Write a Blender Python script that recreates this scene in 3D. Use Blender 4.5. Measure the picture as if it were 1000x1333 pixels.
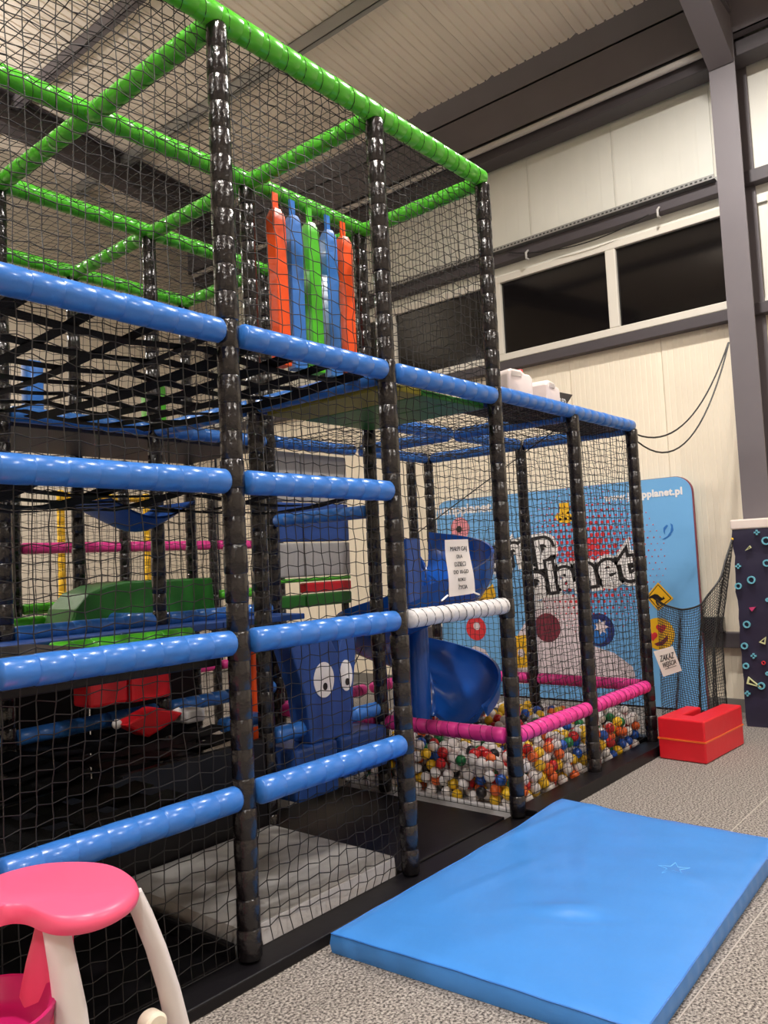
import bpy, bmesh, math, random
import numpy as np
from mathutils import Vector, Matrix
random.seed(7); rng = np.random.default_rng(7)
for o in list(bpy.data.objects): bpy.data.objects.remove(o)
scene = bpy.context.scene
COL = scene.collection
PI = math.pi

# ------------------------------------------------------------------ camera, world, exposure
F_PX = 1039.27
YAW, PITCH, ROLL = [math.radians(a) for a in (39.9707, 3.6233, -2.7683)]
CAM = np.array([-2.0438, -2.4921, 1.5422])
_f = np.array([math.cos(YAW)*math.cos(PITCH), math.sin(YAW)*math.cos(PITCH), math.sin(PITCH)])
_r = np.array([math.sin(YAW), -math.cos(YAW), 0.0]); _u = np.cross(_r, _f)
_c, _s = math.cos(ROLL), math.sin(ROLL)
RIGHT, UP, FWD = _c*_r+_s*_u, -_s*_r+_c*_u, _f
cd = bpy.data.cameras.new('camera'); co = bpy.data.objects.new('camera', cd); COL.objects.link(co)
cd.sensor_fit = 'VERTICAL'; cd.sensor_height = 36.0; cd.lens = F_PX*36.0/1333.0
cd.clip_start = 0.05; cd.clip_end = 100
m = Matrix.Identity(4)
for i in range(3):
    m[i][0] = RIGHT[i]; m[i][1] = UP[i]; m[i][2] = -FWD[i]; m[i][3] = CAM[i]
co.matrix_world = m
scene.camera = co
w = bpy.data.worlds.new('night'); scene.world = w; w.use_nodes = True
w.node_tree.nodes['Background'].inputs[0].default_value = (0.75, 0.8, 1.0, 1)
w.node_tree.nodes['Background'].inputs[1].default_value = 0.02
vs = scene.view_settings
vs.view_transform = 'Standard'; vs.look = 'None'; vs.gamma = 1; vs.use_curve_mapping = False
vs.exposure = 0.0
LAMP_W = 190.0; LAMP_SPREAD = math.radians(168)
# lamp spots: high-bay lamps hung under the roof (their light is made in the lamp builder)
LAMPS = [(3.4, -.7, 6.45), (-1.0, -1.2, 6.7), (-4.5, 1.4, 6.8), (0.0, 6.2, 5.35), (2.0, -6.0, 6.5), (-5, -5, 6.8)]

def ray(u, v): return FWD + RIGHT*((u-500)/F_PX) + UP*(-(v-666.5)/F_PX)
def atY(u, v, Y): d = ray(u, v); return CAM + d*((Y-CAM[1])/d[1])
def atX(u, v, X): d = ray(u, v); return CAM + d*((X-CAM[0])/d[0])
def atZ(u, v, Z): d = ray(u, v); return CAM + d*((Z-CAM[2])/d[2])

# ------------------------------------------------------------------ materials
MATS = {}
def s2l(c):
    return tuple(((x/255)/12.92 if x/255 <= .04045 else ((x/255+.055)/1.055)**2.4) for x in c)
def mat(name, rgb, rough=.5, bump=None, var=0.0, vscale=6, spec=.5, metal=0, sheen=0, emit=None, trans=0, coat=0, alpha=None):
    if name in MATS: return MATS[name]
    M = bpy.data.materials.new(name); M.use_nodes = True; nt = M.node_tree; B = nt.nodes['Principled BSDF']
    c = s2l(rgb)
    B.inputs['Base Color'].default_value = (*c, 1); B.inputs['Roughness'].default_value = rough
    B.inputs['Specular IOR Level'].default_value = spec; B.inputs['Metallic'].default_value = metal
    B.inputs['Coat Weight'].default_value = coat; B.inputs['Coat Roughness'].default_value = .12
    if trans: B.inputs['Transmission Weight'].default_value = trans
    if emit:
        B.inputs['Emission Color'].default_value = (*emit[0], 1); B.inputs['Emission Strength'].default_value = emit[1]
    tc = nt.nodes.new('ShaderNodeTexCoord')
    if var:
        n = nt.nodes.new('ShaderNodeTexNoise'); n.inputs['Scale'].default_value = vscale; n.inputs['Detail'].default_value = 4
        nt.links.new(tc.outputs['Object'], n.inputs['Vector'])
        r = nt.nodes.new('ShaderNodeValToRGB')
        r.color_ramp.elements[0].position = .3; r.color_ramp.elements[1].position = .72
        r.color_ramp.elements[0].color = (*[x*(1-var) for x in c], 1); r.color_ramp.elements[1].color = (*[min(1, x*(1+var)) for x in c], 1)
        nt.links.new(n.outputs['Fac'], r.inputs['Fac']); nt.links.new(r.outputs['Color'], B.inputs['Base Color'])
    if bump:
        n = nt.nodes.new('ShaderNodeTexNoise'); n.inputs['Scale'].default_value = bump[0]; n.inputs['Detail'].default_value = bump[2] if len(bump) > 2 else 3
        nt.links.new(tc.outputs['Object'], n.inputs['Vector'])
        b = nt.nodes.new('ShaderNodeBump'); b.inputs['Strength'].default_value = bump[1]; b.inputs['Distance'].default_value = .02
        nt.links.new(n.outputs['Fac'], b.inputs['Height']); nt.links.new(b.outputs['Normal'], B.inputs['Normal'])
    MATS[name] = M; return M
V_BLUE = mat('vinyl_blue', (52, 116, 200), .3, (22, .12), coat=.2)
V_DBLUE = mat('vinyl_dark_blue', (36, 76, 150), .4, (20, .1))
V_GREEN = mat('vinyl_green', (82, 190, 42), .3, (22, .12), coat=.2)
V_DGREEN = mat('vinyl_dark_green', (40, 112, 36), .45, (18, .1))
V_PINK = mat('vinyl_pink', (226, 58, 146), .38, (22, .12))
V_WHITE = mat('vinyl_white', (214, 212, 214), .45, (26, .3))
V_BLACK = mat('vinyl_black', (25, 21, 24), .2, (30, .4, 4), coat=.3)
V_ORANGE = mat('vinyl_orange', (240, 82, 24), .35, (15, .15))
V_RED = mat('vinyl_red', (222, 30, 44), .38, (14, .1))
V_YELLOW = mat('vinyl_yellow', (240, 190, 40), .4, (14, .1))
V_GREY = mat('vinyl_grey', (178, 175, 172), .42, (14, .25))
V_NAVY = mat('vinyl_navy', (44, 40, 62), .42, (5, .25))
V_MAT = mat('vinyl_mat_blue', (66, 136, 214), .3, (6, .2, 5), var=.04, vscale=4)
TWINE = mat('twine_black', (34, 31, 31), .55)
LACE = mat('lace_black', (20, 18, 20), .5)
STRAP = mat('strap_black', (15, 14, 16), .65, (120, .2), spec=.15)
BOARD_BLACK = mat('board_black', (16, 14, 18), .4, (12, .05), spec=.3)
WOOD_BROWN = mat('board_brown', (74, 56, 46), .6, var=.25, vscale=9)
OLIVE = mat('board_olive', (150, 138, 40), .5, var=.15)
PLASTIC_BLUE = mat('slide_blue', (24, 84, 176), .22, (3, .03))
WHITE_PL = mat('plastic_white', (228, 220, 218), .4)
CAN_WHITE = mat('canister_white', (238, 224, 220), .45)
PINK_PL = mat('plastic_pink', (244, 92, 130), .36)
PINK_DK = mat('plastic_dark_pink', (196, 22, 104), .4)
PAPER = mat('paper', (232, 226, 224), .55)
TAPE = mat('tape_white', (240, 238, 236), .35)
INK = mat('ink', (28, 24, 26), .6)
STEEL = mat('steel_grey', (104, 98, 102), .55, var=.06, vscale=2)
STEEL_D = mat('steel_dark', (72, 66, 70), .55, var=.06, vscale=2)
GALV = mat('galvanised', (168, 168, 166), .35, metal=.6)
PVC = mat('window_pvc', (222, 216, 204), .4)
GLASS = mat('night_glass', (16, 14, 15), .06, spec=.5)
CABLE = mat('cable_black', (20, 18, 18), .5)
B_BLUE = mat('banner_blue', (118, 182, 236), .45)
P_WHITE = mat('print_white', (246, 242, 242), .5)
P_PALE = mat('print_pale_pink', (232, 216, 222), .5)
P_BLACK = mat('print_black', (26, 22, 26), .5)
P_RED = mat('print_red', (222, 52, 62), .5)
P_MAROON = mat('print_maroon', (128, 44, 62), .5)
P_NAVY = mat('print_navy', (38, 54, 122), .5)
P_YEL = mat('print_yellow', (246, 190, 32), .5)
P_DKBLUE = mat('print_blue', (46, 116, 196), .5)
P_PINK = mat('print_pink', (236, 150, 160), .5)
P_CYAN = mat('print_cyan', (112, 186, 206), .5)
P_CREAM = mat('print_cream', (220, 222, 170), .5)
P_MAGENTA = mat('print_magenta', (206, 64, 118), .5)
ORANGE_TAPE = mat('orange_tape', (236, 110, 44), .4)

def panel_mat(name, rgb, var):
    M = mat(name, rgb, .5, var=var, vscale=1.3)
    return M
WALL_UP = panel_mat('panel_upper', (232, 230, 220), .05)
WALL_LO = panel_mat('panel_lower', (246, 234, 212), .05)
ROOFP = panel_mat('panel_roof', (240, 228, 214), .05)
WALL_BG = panel_mat('wall_plain', (214, 204, 188), .05)

# carpet: speckled grey brown loop pile
CARPET = mat('carpet', (128, 120, 114), .95)
nt = CARPET.node_tree; B = nt.nodes['Principled BSDF']; tc = nt.nodes['Texture Coordinate']
n1 = nt.nodes.new('ShaderNodeTexNoise'); n1.inputs['Scale'].default_value = 95; n1.inputs['Detail'].default_value = 2; n1.inputs['Roughness'].default_value = .6
r1 = nt.nodes.new('ShaderNodeValToRGB'); e = r1.color_ramp.elements
e[0].position = .36; e[0].color = (*s2l((58, 52, 50)), 1); e[1].position = .66; e[1].color = (*s2l((182, 174, 166)), 1)
nt.links.new(tc.outputs['Object'], n1.inputs['Vector']); nt.links.new(n1.outputs['Fac'], r1.inputs['Fac']); nt.links.new(r1.outputs['Color'], B.inputs['Base Color'])
bp = nt.nodes.new('ShaderNodeBump'); bp.inputs['Strength'].default_value = .6; bp.inputs['Distance'].default_value = .01
nt.links.new(n1.outputs['Fac'], bp.inputs['Height']); nt.links.new(bp.outputs['Normal'], B.inputs['Normal'])

# ------------------------------------------------------------------ mesh helpers
class MB:
    def __init__(s): s.v = []; s.f = []; s.mi = []
    def add(s, v, f, mi=0):
        o = len(s.v); s.v += [tuple(map(float, p)) for p in v]
        for q in f: s.f.append(tuple(i+o for i in q)); s.mi.append(mi)
        return s
    def box(s, a, b, mi=0):
        (x0, y0, z0), (x1, y1, z1) = a, b
        v = [(x0,y0,z0),(x1,y0,z0),(x1,y1,z0),(x0,y1,z0),(x0,y0,z1),(x1,y0,z1),(x1,y1,z1),(x0,y1,z1)]
        return s.add(v, [(3,2,1,0),(4,5,6,7),(0,1,5,4),(1,2,6,5),(2,3,7,6),(3,0,4,7)], mi)
    def tube(s, pts, rad, n=8, caps=True, mi=0):
        pts = [np.array(p, float) for p in pts]; N = len(pts)
        if not hasattr(rad, '__len__'): rad = [rad]*N
        V = []; prev = None
        for i, p in enumerate(pts):
            t = pts[min(i+1, N-1)]-pts[max(i-1, 0)]; t /= (np.linalg.norm(t)+1e-12)
            if prev is None:
                a = np.array([0, 0, 1.]) if abs(t[2]) < .9 else np.array([1., 0, 0])
            else: a = prev
            a = a-t*(a@t); a /= np.linalg.norm(a); prev = a; b = np.cross(t, a)
            for k in range(n):
                th = 2*PI*k/n; V.append(p+rad[i]*(math.cos(th)*a+math.sin(th)*b))
        Fc = []
        for i in range(N-1):
            for k in range(n):
                k2 = (k+1) % n; Fc.append((i*n+k, i*n+k2, (i+1)*n+k2, (i+1)*n+k))
        if caps: Fc.append(tuple(range(n-1, -1, -1))); Fc.append(tuple((N-1)*n+k for k in range(n)))
        return s.add(V, Fc, mi)
    def lathe(s, prof, n=20, c=(0, 0, 0), mi=0):
        V = []; Fc = []
        for r, z in prof:
            for k in range(n): V.append((c[0]+r*math.cos(2*PI*k/n), c[1]+r*math.sin(2*PI*k/n), c[2]+z))
        for i in range(len(prof)-1):
            for k in range(n):
                k2 = (k+1) % n; Fc.append((i*n+k, i*n+k2, (i+1)*n+k2, (i+1)*n+k))
        Fc.append(tuple(range(n-1, -1, -1))); Fc.append(tuple((len(prof)-1)*n+k for k in range(n)))
        return s.add(V, Fc, mi)
    def prism(s, poly, o, U, V, N, mi=0):
        o, U, V, N = [np.array(q, float) for q in (o, U, V, N)]; n = len(poly)
        a = [o+U*p[0]+V*p[1] for p in poly]; b = [q+N for q in a]
        return s.add(a+b, [tuple(range(n-1, -1, -1)), tuple(range(n, 2*n))]+[(i, (i+1) % n, (i+1) % n+n, i+n) for i in range(n)], mi)
    def sheet(s, grid, mi=0):
        nu, nv = len(grid), len(grid[0])
        return s.add([p for r in grid for p in r], [(i*nv+j, (i+1)*nv+j, (i+1)*nv+j+1, i*nv+j+1) for i in range(nu-1) for j in range(nv-1)], mi)
    def build(s, name, mats, parent=None, smooth=False, bevel=0, seg=2, label=None, loc=None):
        me = bpy.data.meshes.new(name); me.from_pydata(s.v, [], s.f)
        if not isinstance(mats, (list, tuple)): mats = [mats]
        for q in mats: me.materials.append(q)
        if len(mats) > 1: me.polygons.foreach_set('material_index', s.mi)
        me.validate(); 
        bm = bmesh.new(); bm.from_mesh(me); bmesh.ops.recalc_face_normals(bm, faces=bm.faces)
        if bevel: bmesh.ops.bevel(bm, geom=[e_ for e_ in bm.edges if e_.calc_face_angle(0) > .5], offset=bevel, segments=seg, affect='EDGES', profile=.5)
        bm.to_mesh(me); bm.free()
        if smooth or bevel: smooth_mesh(me, smooth if not isinstance(smooth, bool) else (.3 if bevel else 1.0))
        return put(name, me, parent, label, loc)
def smooth_mesh(me, ang):
    me.polygons.foreach_set('use_smooth', [True]*len(me.polygons))
    me.set_sharp_from_angle(angle=ang)
def put(name, me, parent=None, label=None, loc=None):
    o = bpy.data.objects.new(name, me); COL.objects.link(o)
    if parent is not None:
        o.parent = parent; o.matrix_parent_inverse = Matrix.Identity(4)
        # parts are written in world coordinates; the parent Empty sits at its base
        wl = Vector(loc) if loc is not None else Vector((0, 0, 0))
        base = Vector((0, 0, 0)); q = parent
        while q is not None: base += q.location; q = q.parent
        o.location = wl-base
    elif loc is not None: o.location = loc
    if label: o['label'] = label
    return o
def tag(o, label, cat, group=None, kind=None):
    o['label'] = label; o['category'] = cat
    if group: o['group'] = group
    if kind: o['kind'] = kind
    return o
def struct(o, label=None, cat=None):
    o['kind'] = 'structure'
    if label: o['label'] = label
    if cat: o['category'] = cat
    return o
def thing(name, loc, label, cat, group=None, kind=None):
    o = bpy.data.objects.new(name, None); COL.objects.link(o); o.location = loc; o.empty_display_size = .1
    return tag(o, label, cat, group, kind)
def text_mesh(body, size, offset=0.0, spacing=1.0, align='CENTER', extrude=0.0008, shear=0):
    cu = bpy.data.curves.new('lettering', 'FONT'); cu.body = body; cu.size = size; cu.align_x = align; cu.align_y = 'CENTER'
    cu.offset = offset; cu.extrude = extrude; cu.space_character = spacing; cu.resolution_u = 4; cu.shear = shear
    to = bpy.data.objects.new('lettering', cu); COL.objects.link(to)
    bpy.context.view_layer.update()
    dg = bpy.context.evaluated_depsgraph_get(); me = bpy.data.meshes.new_from_object(to.evaluated_get(dg))
    bpy.data.objects.remove(to); return me
def text_obj(name, body, size, material, pos, xdir, ydir, parent, fit=None, **kw):
    me = text_mesh(body, size, **kw)
    if fit:
        xs = [v.co.x for v in me.vertices]; k = fit/(max(xs)-min(xs)); me.transform(Matrix.Diagonal((k, min(k, 1.15), 1, 1)))
    me.materials.clear(); me.materials.append(material)
    x = Vector(xdir).normalized(); y = Vector(ydir).normalized(); z = x.cross(y); y = z.cross(x)
    R = Matrix((x, y, z)).transposed().to_4x4(); R.translation = Vector(pos)
    me.transform(R); return put(name, me, parent)

# ------------------------------------------------------------------ the hall
WX = 5.8; ZE = 6.75; SL = .12
def roof_z(x): return ZE+SL*(5.5-x)
struct(MB().add([(-9, -9, 0), (WX, -9, 0), (WX, 7.5, 0), (-9, 7.5, 0), (-9, -9, -.1), (WX, -9, -.1), (WX, 7.5, -.1), (-9, 7.5, -.1)], [(0,1,2,3),(7,6,5,4),(0,4,5,1),(1,5,6,2),(2,6,7,3),(3,7,4,0)]).build('floor', CARPET), 'grey brown speckled carpet floor of the hall', 'floor')
fl = bpy.data.objects['floor']
for Y, x0, x1 in ((-1.02, 2.35, 5.7), (-1.42, .6, 4.2)):
    MB().box((x0, Y-.0025, 0.0), (x1, Y+.0025, .0018)).build('carpet_seam', mat('seam', (176, 168, 160), .8), fl)

def ribbed_panel(name, material, w_, h, nr, depth, thick=.04):
    """sandwich panel, w_ wide (local y), h high (local z), face towards -x, nr shallow ribs"""
    P = []
    for i in range(nr):
        a = i*w_/nr; d = w_/nr
        P += [(0.0, a+d*.06), (0.0, a+d*.80), (depth, a+d*.86), (depth, a+d*.94)]
    P[0] = (.006, .0015); P[-1] = (.006, w_-.0015)
    P += [(thick, w_-.0015), (thick, .0015)]
    mb = MB(); mb.prism([(p[1], p[0]) for p in P], (0, 0, 0), (0, 1, 0), (1, 0, 0), (0, 0, h)); 
    me = mb.build(name, material).data
    bpy.data.objects.remove(bpy.data.objects[name] if name in bpy.data.objects else None)
    return me
wr = struct(MB().box((WX+.04, -9, 0), (WX+.16, 7.5, 7.2)).build('wall_right', WALL_BG), 'cream sandwich panel wall with a window strip', 'wall')
pl = ribbed_panel('panel', WALL_LO, 1.0, 3.62, 18, .0022); pu = ribbed_panel('panel', WALL_UP, 1.0, 2.05, 6, .0009)
for k in range(-6, 8):
    put('panel', pl, wr, loc=(WX, k-.62, .12)); put('panel', pu, wr, loc=(WX, k-.25, 4.96))
# strip between panel fields, behind the windows
struct(MB().box((WX-.02, -9, 0), (WX+.04, 7.5, .12)).build('baseboard_right', mat('plinth_grey', (128, 124, 118), .6)), 'grey plinth strip along the window wall', 'plinth')
wb = struct(MB().box((-9, 7.5, 0), (WX, 7.62, 9.2)).build('wall_back', WALL_BG), 'plain pale wall behind the play frame', 'wall')
struct(MB().box((-9.12, -9, 0), (-9, 7.5, 9.2)).build('wall_left', WALL_BG), 'plain pale wall opposite the windows', 'wall')
struct(MB().box((-9, -9.12, 0), (WX, -9, 9.2)).build('wall_front', WALL_BG), 'plain pale wall behind the viewer', 'wall')
ce = struct(MB().add([(WX+.2, -9, roof_z(WX+.2)+.06), (-9, -9, roof_z(-9)+.06), (-9, 7.6, roof_z(-9)+.06), (WX+.2, 7.6, roof_z(WX+.2)+.06),
     (WX+.2, -9, roof_z(WX+.2)+.16), (-9, -9, roof_z(-9)+.16), (-9, 7.6, roof_z(-9)+.16), (WX+.2, 7.6, roof_z(WX+.2)+.16)], [(0,1,2,3),(7,6,5,4),(0,4,5,1),(1,5,6,2),(2,6,7,3),(3,7,4,0)]).build('ceiling', ROOFP), 'sloping roof of ribbed beige panels', 'ceiling')
# roof panels, 1 m wide, ribs run down the slope
P = []
for i in range(10):
    a = i*.1
    P += [(a+.004, 0), (a+.078, 0), (a+.084, .012), (a+.096, .012)]
P[0] = (.002, .02); P[-1] = (.998, .02); P += [(.998, .05), (.002, .05)]
L = (WX+.1)+9
tmp = MB().prism(P, (0, 0, 0), (0, 1, 0), (0, 0, 1), (-L, 0, SL*L)).build('roof_panel', ROOFP); rp = tmp.data; bpy.data.objects.remove(tmp)
for k in range(-9, 8): put('roof_panel', rp, ce, loc=(WX+.1, k-.17, roof_z(WX+.1)))
# steel: columns, rafters, purlins, eave beam, girts
def hcol(mb, x0, x1, yc, wdt, z0, z1):
    mb.box((x0, yc-wdt/2, z0), (x0+.016, yc+wdt/2, z1)); mb.box((x1-.016, yc-wdt/2, z0), (x1, yc+wdt/2, z1)); mb.box((x0+.016, yc-.006, z0), (x1-.016, yc+.006, z1))
t_n = 0
def trim(mb, label, cat, material=STEEL, **kw):
    global t_n; t_n += 1
    return struct(mb.build('trim_%d' % t_n, material, **kw), label, cat)
c1 = MB(); hcol(c1, 5.4, 5.78, -.50, .225, 0, 6.55); trim(c1, 'dark grey steel column standing against the window wall', 'column')
def rafter(yc):
    mb = MB(); x0, x1 = -9, 5.78; wd = .225
    for dz, th in ((-.42, .018), (-.028, .018)):
        a = [(x0, yc-wd/2), (x0, yc+wd/2)]
        mb.add([(x0, yc-wd/2, roof_z(x0)+dz), (x1, yc-wd/2, roof_z(x1)+dz), (x1, yc+wd/2, roof_z(x1)+dz), (x0, yc+wd/2, roof_z(x0)+dz),
                (x0, yc-wd/2, roof_z(x0)+dz+th), (x1, yc-wd/2, roof_z(x1)+dz+th), (x1, yc+wd/2, roof_z(x1)+dz+th), (x0, yc+wd/2, roof_z(x0)+dz+th)], [(0,1,2,3),(7,6,5,4),(0,4,5,1),(1,5,6,2),(2,6,7,3),(3,7,4,0)])
    mb.add([(x0, yc-.006, roof_z(x0)-.41), (x1, yc-.006, roof_z(x1)-.41), (x1, yc+.006, roof_z(x1)-.41), (x0, yc+.006, roof_z(x0)-.41),
            (x0, yc-.006, roof_z(x0)-.02), (x1, yc-.006, roof_z(x1)-.02), (x1, yc+.006, roof_z(x1)-.02), (x0, yc+.006, roof_z(x0)-.02)], [(0,1,2,3),(7,6,5,4),(0,4,5,1),(1,5,6,2),(2,6,7,3),(3,7,4,0)])
    # haunch at the eave
    mb.prism([(0, 0), (.9, .42), (0, .42)], (5.39, yc-.11, 5.88), (-1, 0, 0), (0, 0, 1), (0, .22, 0))
    return mb
trim(rafter(-.5), 'dark grey steel rafter with haunch above the padded column', 'beam')
trim(rafter(6.4), 'dark grey steel rafter near the back wall', 'beam', STEEL_D)
for x in (3.62, 2.2, .6, -1.2, -3.2):
    z = roof_z(x); mb = MB(); mb.box((x-.03, -9, z-.16), (x-.024, 7.5, z-.004)); mb.box((x-.03, -9, z-.012), (x+.03, 7.5, z-.004)); mb.box((x-.03, -9, z-.16), (x+.03, 7.5, z-.152))
    trim(mb, {3.62: 'galvanised purlin under the roof next to the eave', 2.2: 'second roof purlin counted from the window wall', .6: 'third roof purlin counted from the window wall', -1.2: 'fourth roof purlin counted from the window wall', -3.2: 'fifth roof purlin counted from the window wall'}[x], 'purlin', GALV if x > 3 else STEEL)
mb = MB()
mb.box((5.42, -9, 6.56), (5.80, 7.5, 6.585)); mb.box((5.42, -9, 6.15), (5.43, 7.5, 6.58)); mb.box((5.42, -9, 6.15), (5.52, 7.5, 6.16))
mb.add([(5.43, -9, 6.58), (5.43, 7.5, 6.58), (5.30, 7.5, 6.80), (5.30, -9, 6.80), (5.80, -9, 6.58), (5.80, 7.5, 6.58), (5.80, 7.5, 6.72), (5.80, -9, 6.72)], [(0,1,2,3),(4,7,6,5),(0,3,7,4),(1,5,6,2),(0,4,5,1),(3,2,6,7)])
trim(mb, 'deep grey eave beam between roof and window wall', 'beam')
trim(MB().box((5.50, -9, 5.98), (5.74, 7.5, 6.12)), 'dark tie beam under the eave beam', 'beam', STEEL_D, bevel=.01)
tag(MB().tube([(5.44, -.34, 6.10), (5.44, 7.4, 6.10)], .035, 10).build('conduit_pipe', mat('pipe_white', (196, 190, 186), .4), smooth=True), 'pale round pipe running along the eave beam', 'pipe')
mb = MB(); mb.box((5.68, -9, 4.86), (5.80, 7.5, 4.98)); trim(mb, 'dark grey wall rail above the windows', 'rail', STEEL_D, bevel=.006)
mb = MB(); mb.box((5.69, -9, 3.64), (5.80, 7.5, 3.745)); trim(mb, 'dark grey wall rail under the windows', 'rail', STEEL_D, bevel=.006)
mb = MB(); mb.box((5.70, -9, .60), (5.80, 7.5, .74)); trim(mb, 'dark grey wall rail at knee height', 'rail', STEEL_D, bevel=.006)
# cable tray
tr = thing('cable_tray', (5.69, 0, 4.985), 'galvanised cable tray with slots lying on the wall rail', 'cable tray')
mb = MB(); mb.box((5.62, -.30, 4.985), (5.70, 6.5, 4.99)); mb.box((5.62, -.30, 4.99), (5.624, 6.5, 5.03)); mb.box((5.696, -.30, 4.99), (5.70, 6.5, 5.03))
mb.build('tray', GALV, tr)
mb = MB()
for i in range(150):
    y = -.28+i*.045; mb.box((5.618, y, 4.998), (5.6205, y+.024, 5.014))
mb.build('slots', mat('slot_dark', (60, 58, 58), .6), tr)['kind'] = 'stuff'
for i, y in enumerate((.25, 1.72)):
    mb = MB(); mb.tube([(5.67, y, 4.90), (5.62, y, 4.86), (5.62, y, 4.80), (5.67, y, 4.80)], .012, 8)
    tag(mb.build('cable_hook', mat('hook_grey', (190, 186, 182), .4), smooth=True), ['small white hook under the wall rail beside the column', 'small white hook under the wall rail above the window mullion'][i], 'hook')
# windows
WZ0, WZ1 = 3.76, 4.74
def window(n, ys, label):
    """ys: pane edges from low y to high y; frame pieces between them"""
    y0, y1 = ys[0]-.07, ys[-1]+.07
    root = thing('window_%d' % n, (5.76, (y0+y1)/2, WZ0), label, 'window', kind='structure')
    zb, zt = WZ0+.08, WZ1-.08
    MB().box((5.735, y0, WZ0), (5.80, y1, zb)).build('frame_bar', PVC, root, bevel=.008)
    MB().box((5.735, y0, zt), (5.80, y1, WZ1)).build('frame_bar', PVC, root, bevel=.008)
    edges = [y0]+ys+[y1]
    for i in range(0, len(edges), 2):
        MB().box((5.735, edges[i], zb), (5.80, edges[i+1], zt)).build('mullion', PVC, root, bevel=.008)
    for i in range(0, len(ys), 2):
        MB().box((5.775, ys[i], zb), (5.785, ys[i+1], zt)).build('pane', GLASS, root)
window(1, [-.45, .76, .87, 2.14], 'white framed strip window with black night panes beside the column')
window(2, [2.36, 3.70, 3.80, 5.1], 'white framed strip window behind the tall climbing net')
window(3, [-2.1, -.78], 'white framed window on the far side of the column')
mb = MB(); mb.box((WX, -9, 4.70), (WX+.04, 7.5, 4.97)); mb.box((WX, -9, 3.73), (WX+.04, 7.5, 3.8)); mb.box((WX+.03, -9, 3.8), (WX+.04, 7.5, 4.7))
o = mb.build('fascia', WALL_UP, wr)

# ------------------------------------------------------------------ lamps
LAMPC = (1.0, .95, .90)
lamp_meshes = {}
def lamp(i, p):
    root = thing('high_bay_lamp', p, 'round high bay lamp hanging under the hall roof', 'lamp', 'high bay lamps under the roof')
    if not lamp_meshes:
        a = MB().lathe([(.06, .30), (.09, .28), (.10, .12), (.17, .08), (.2, .0), (.185, -.0), (.165, .06)], 24).build('housing', STEEL_D, smooth=.6); lamp_meshes['housing'] = a.data; bpy.data.objects.remove(a)
        a = MB().lathe([(.0, .03), (.18, .03), (.18, .02), (.0, .02)], 24).build('diffuser', mat('lamp_glow', (255, 255, 255), .5, emit=(LAMPC, 14))); lamp_meshes['diffuser'] = a.data; bpy.data.objects.remove(a)
    for k, me in lamp_meshes.items(): put(k, me, root, loc=p)
    MB().tube([(p[0], p[1], p[2]+.29), (p[0], p[1], roof_z(p[0]))], .006, 6).build('hanger', STEEL_D, root)
    ld = bpy.data.lights.new('lamp_light', 'AREA'); ld.shape = 'DISK'; ld.size = .26; ld.energy = LAMP_W; ld.color = LAMPC; ld.spread = LAMP_SPREAD
    lo = bpy.data.objects.new('lamp_light', ld); COL.objects.link(lo); lo.parent = root; lo.location = (0, 0, -.012)
    # upward light added to brighten the roof panels, no reflector is built
    lu = bpy.data.lights.new('ceiling_fill_light', 'AREA'); lu.shape = 'DISK'; lu.size = .3; lu.energy = LAMP_W*.5; lu.color = LAMPC
    lo = bpy.data.objects.new('ceiling_fill_light', lu); COL.objects.link(lo); lo.parent = root; lo.location = (0, 0, .33); lo.rotation_euler = (PI, 0, 0)
for i, p in enumerate(LAMPS): lamp(i, p)

# ------------------------------------------------------------------ padded tubes and nets
R_T = .046
def padded(name, a, b, r, material, parent, seg=.108, cap=True, lace=None, n=16, label=None, jit=.0012):
    a = np.array(a, float); b = np.array(b, float); Ln = np.linalg.norm(b-a); d = (b-a)/Ln
    ns = max(1, round(Ln/seg)); sl = Ln/ns
    st = []
    for i in range(ns):
        s0 = i*sl; k = r+random.uniform(-jit, jit)
        st += [(s0+.0012, k-.0026), (s0+.005, k), (s0+sl*.5, k+.0003+random.uniform(0, jit)*.5), (s0+sl-.005, k), (s0+sl-.0012, k-.0026)]
    if cap: st = [(-.012, r*.45), (-.006, r*.82)]+st+[(Ln+.006, r*.82), (Ln+.012, r*.45)]
    mb = MB(); mb.tube([a+d*s for s, _ in st], [q for _, q in st], n)
    # slight irregularity of the wrapped foam
    o = mb.build(name, material, parent, smooth=1.2, label=label)
    if lace:
        ax = np.array([0, 0, 1.]) if abs(d[2]) < .9 else np.array([1., 0, 0])
        ax = ax-d*(ax@d); ax /= np.linalg.norm(ax); bx = np.cross(d, ax); pts = []
        turns = Ln/lace; N = int(turns*10)
        for i in range(N+1):
            t = i/N; th = 2*PI*turns*t; pts.append(a+d*Ln*t+(r+.0025)*(math.cos(th)*ax+math.sin(th)*bx))
        MB().tube(pts, .0016, 4).build('lacing', LACE, o)
    return o
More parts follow.
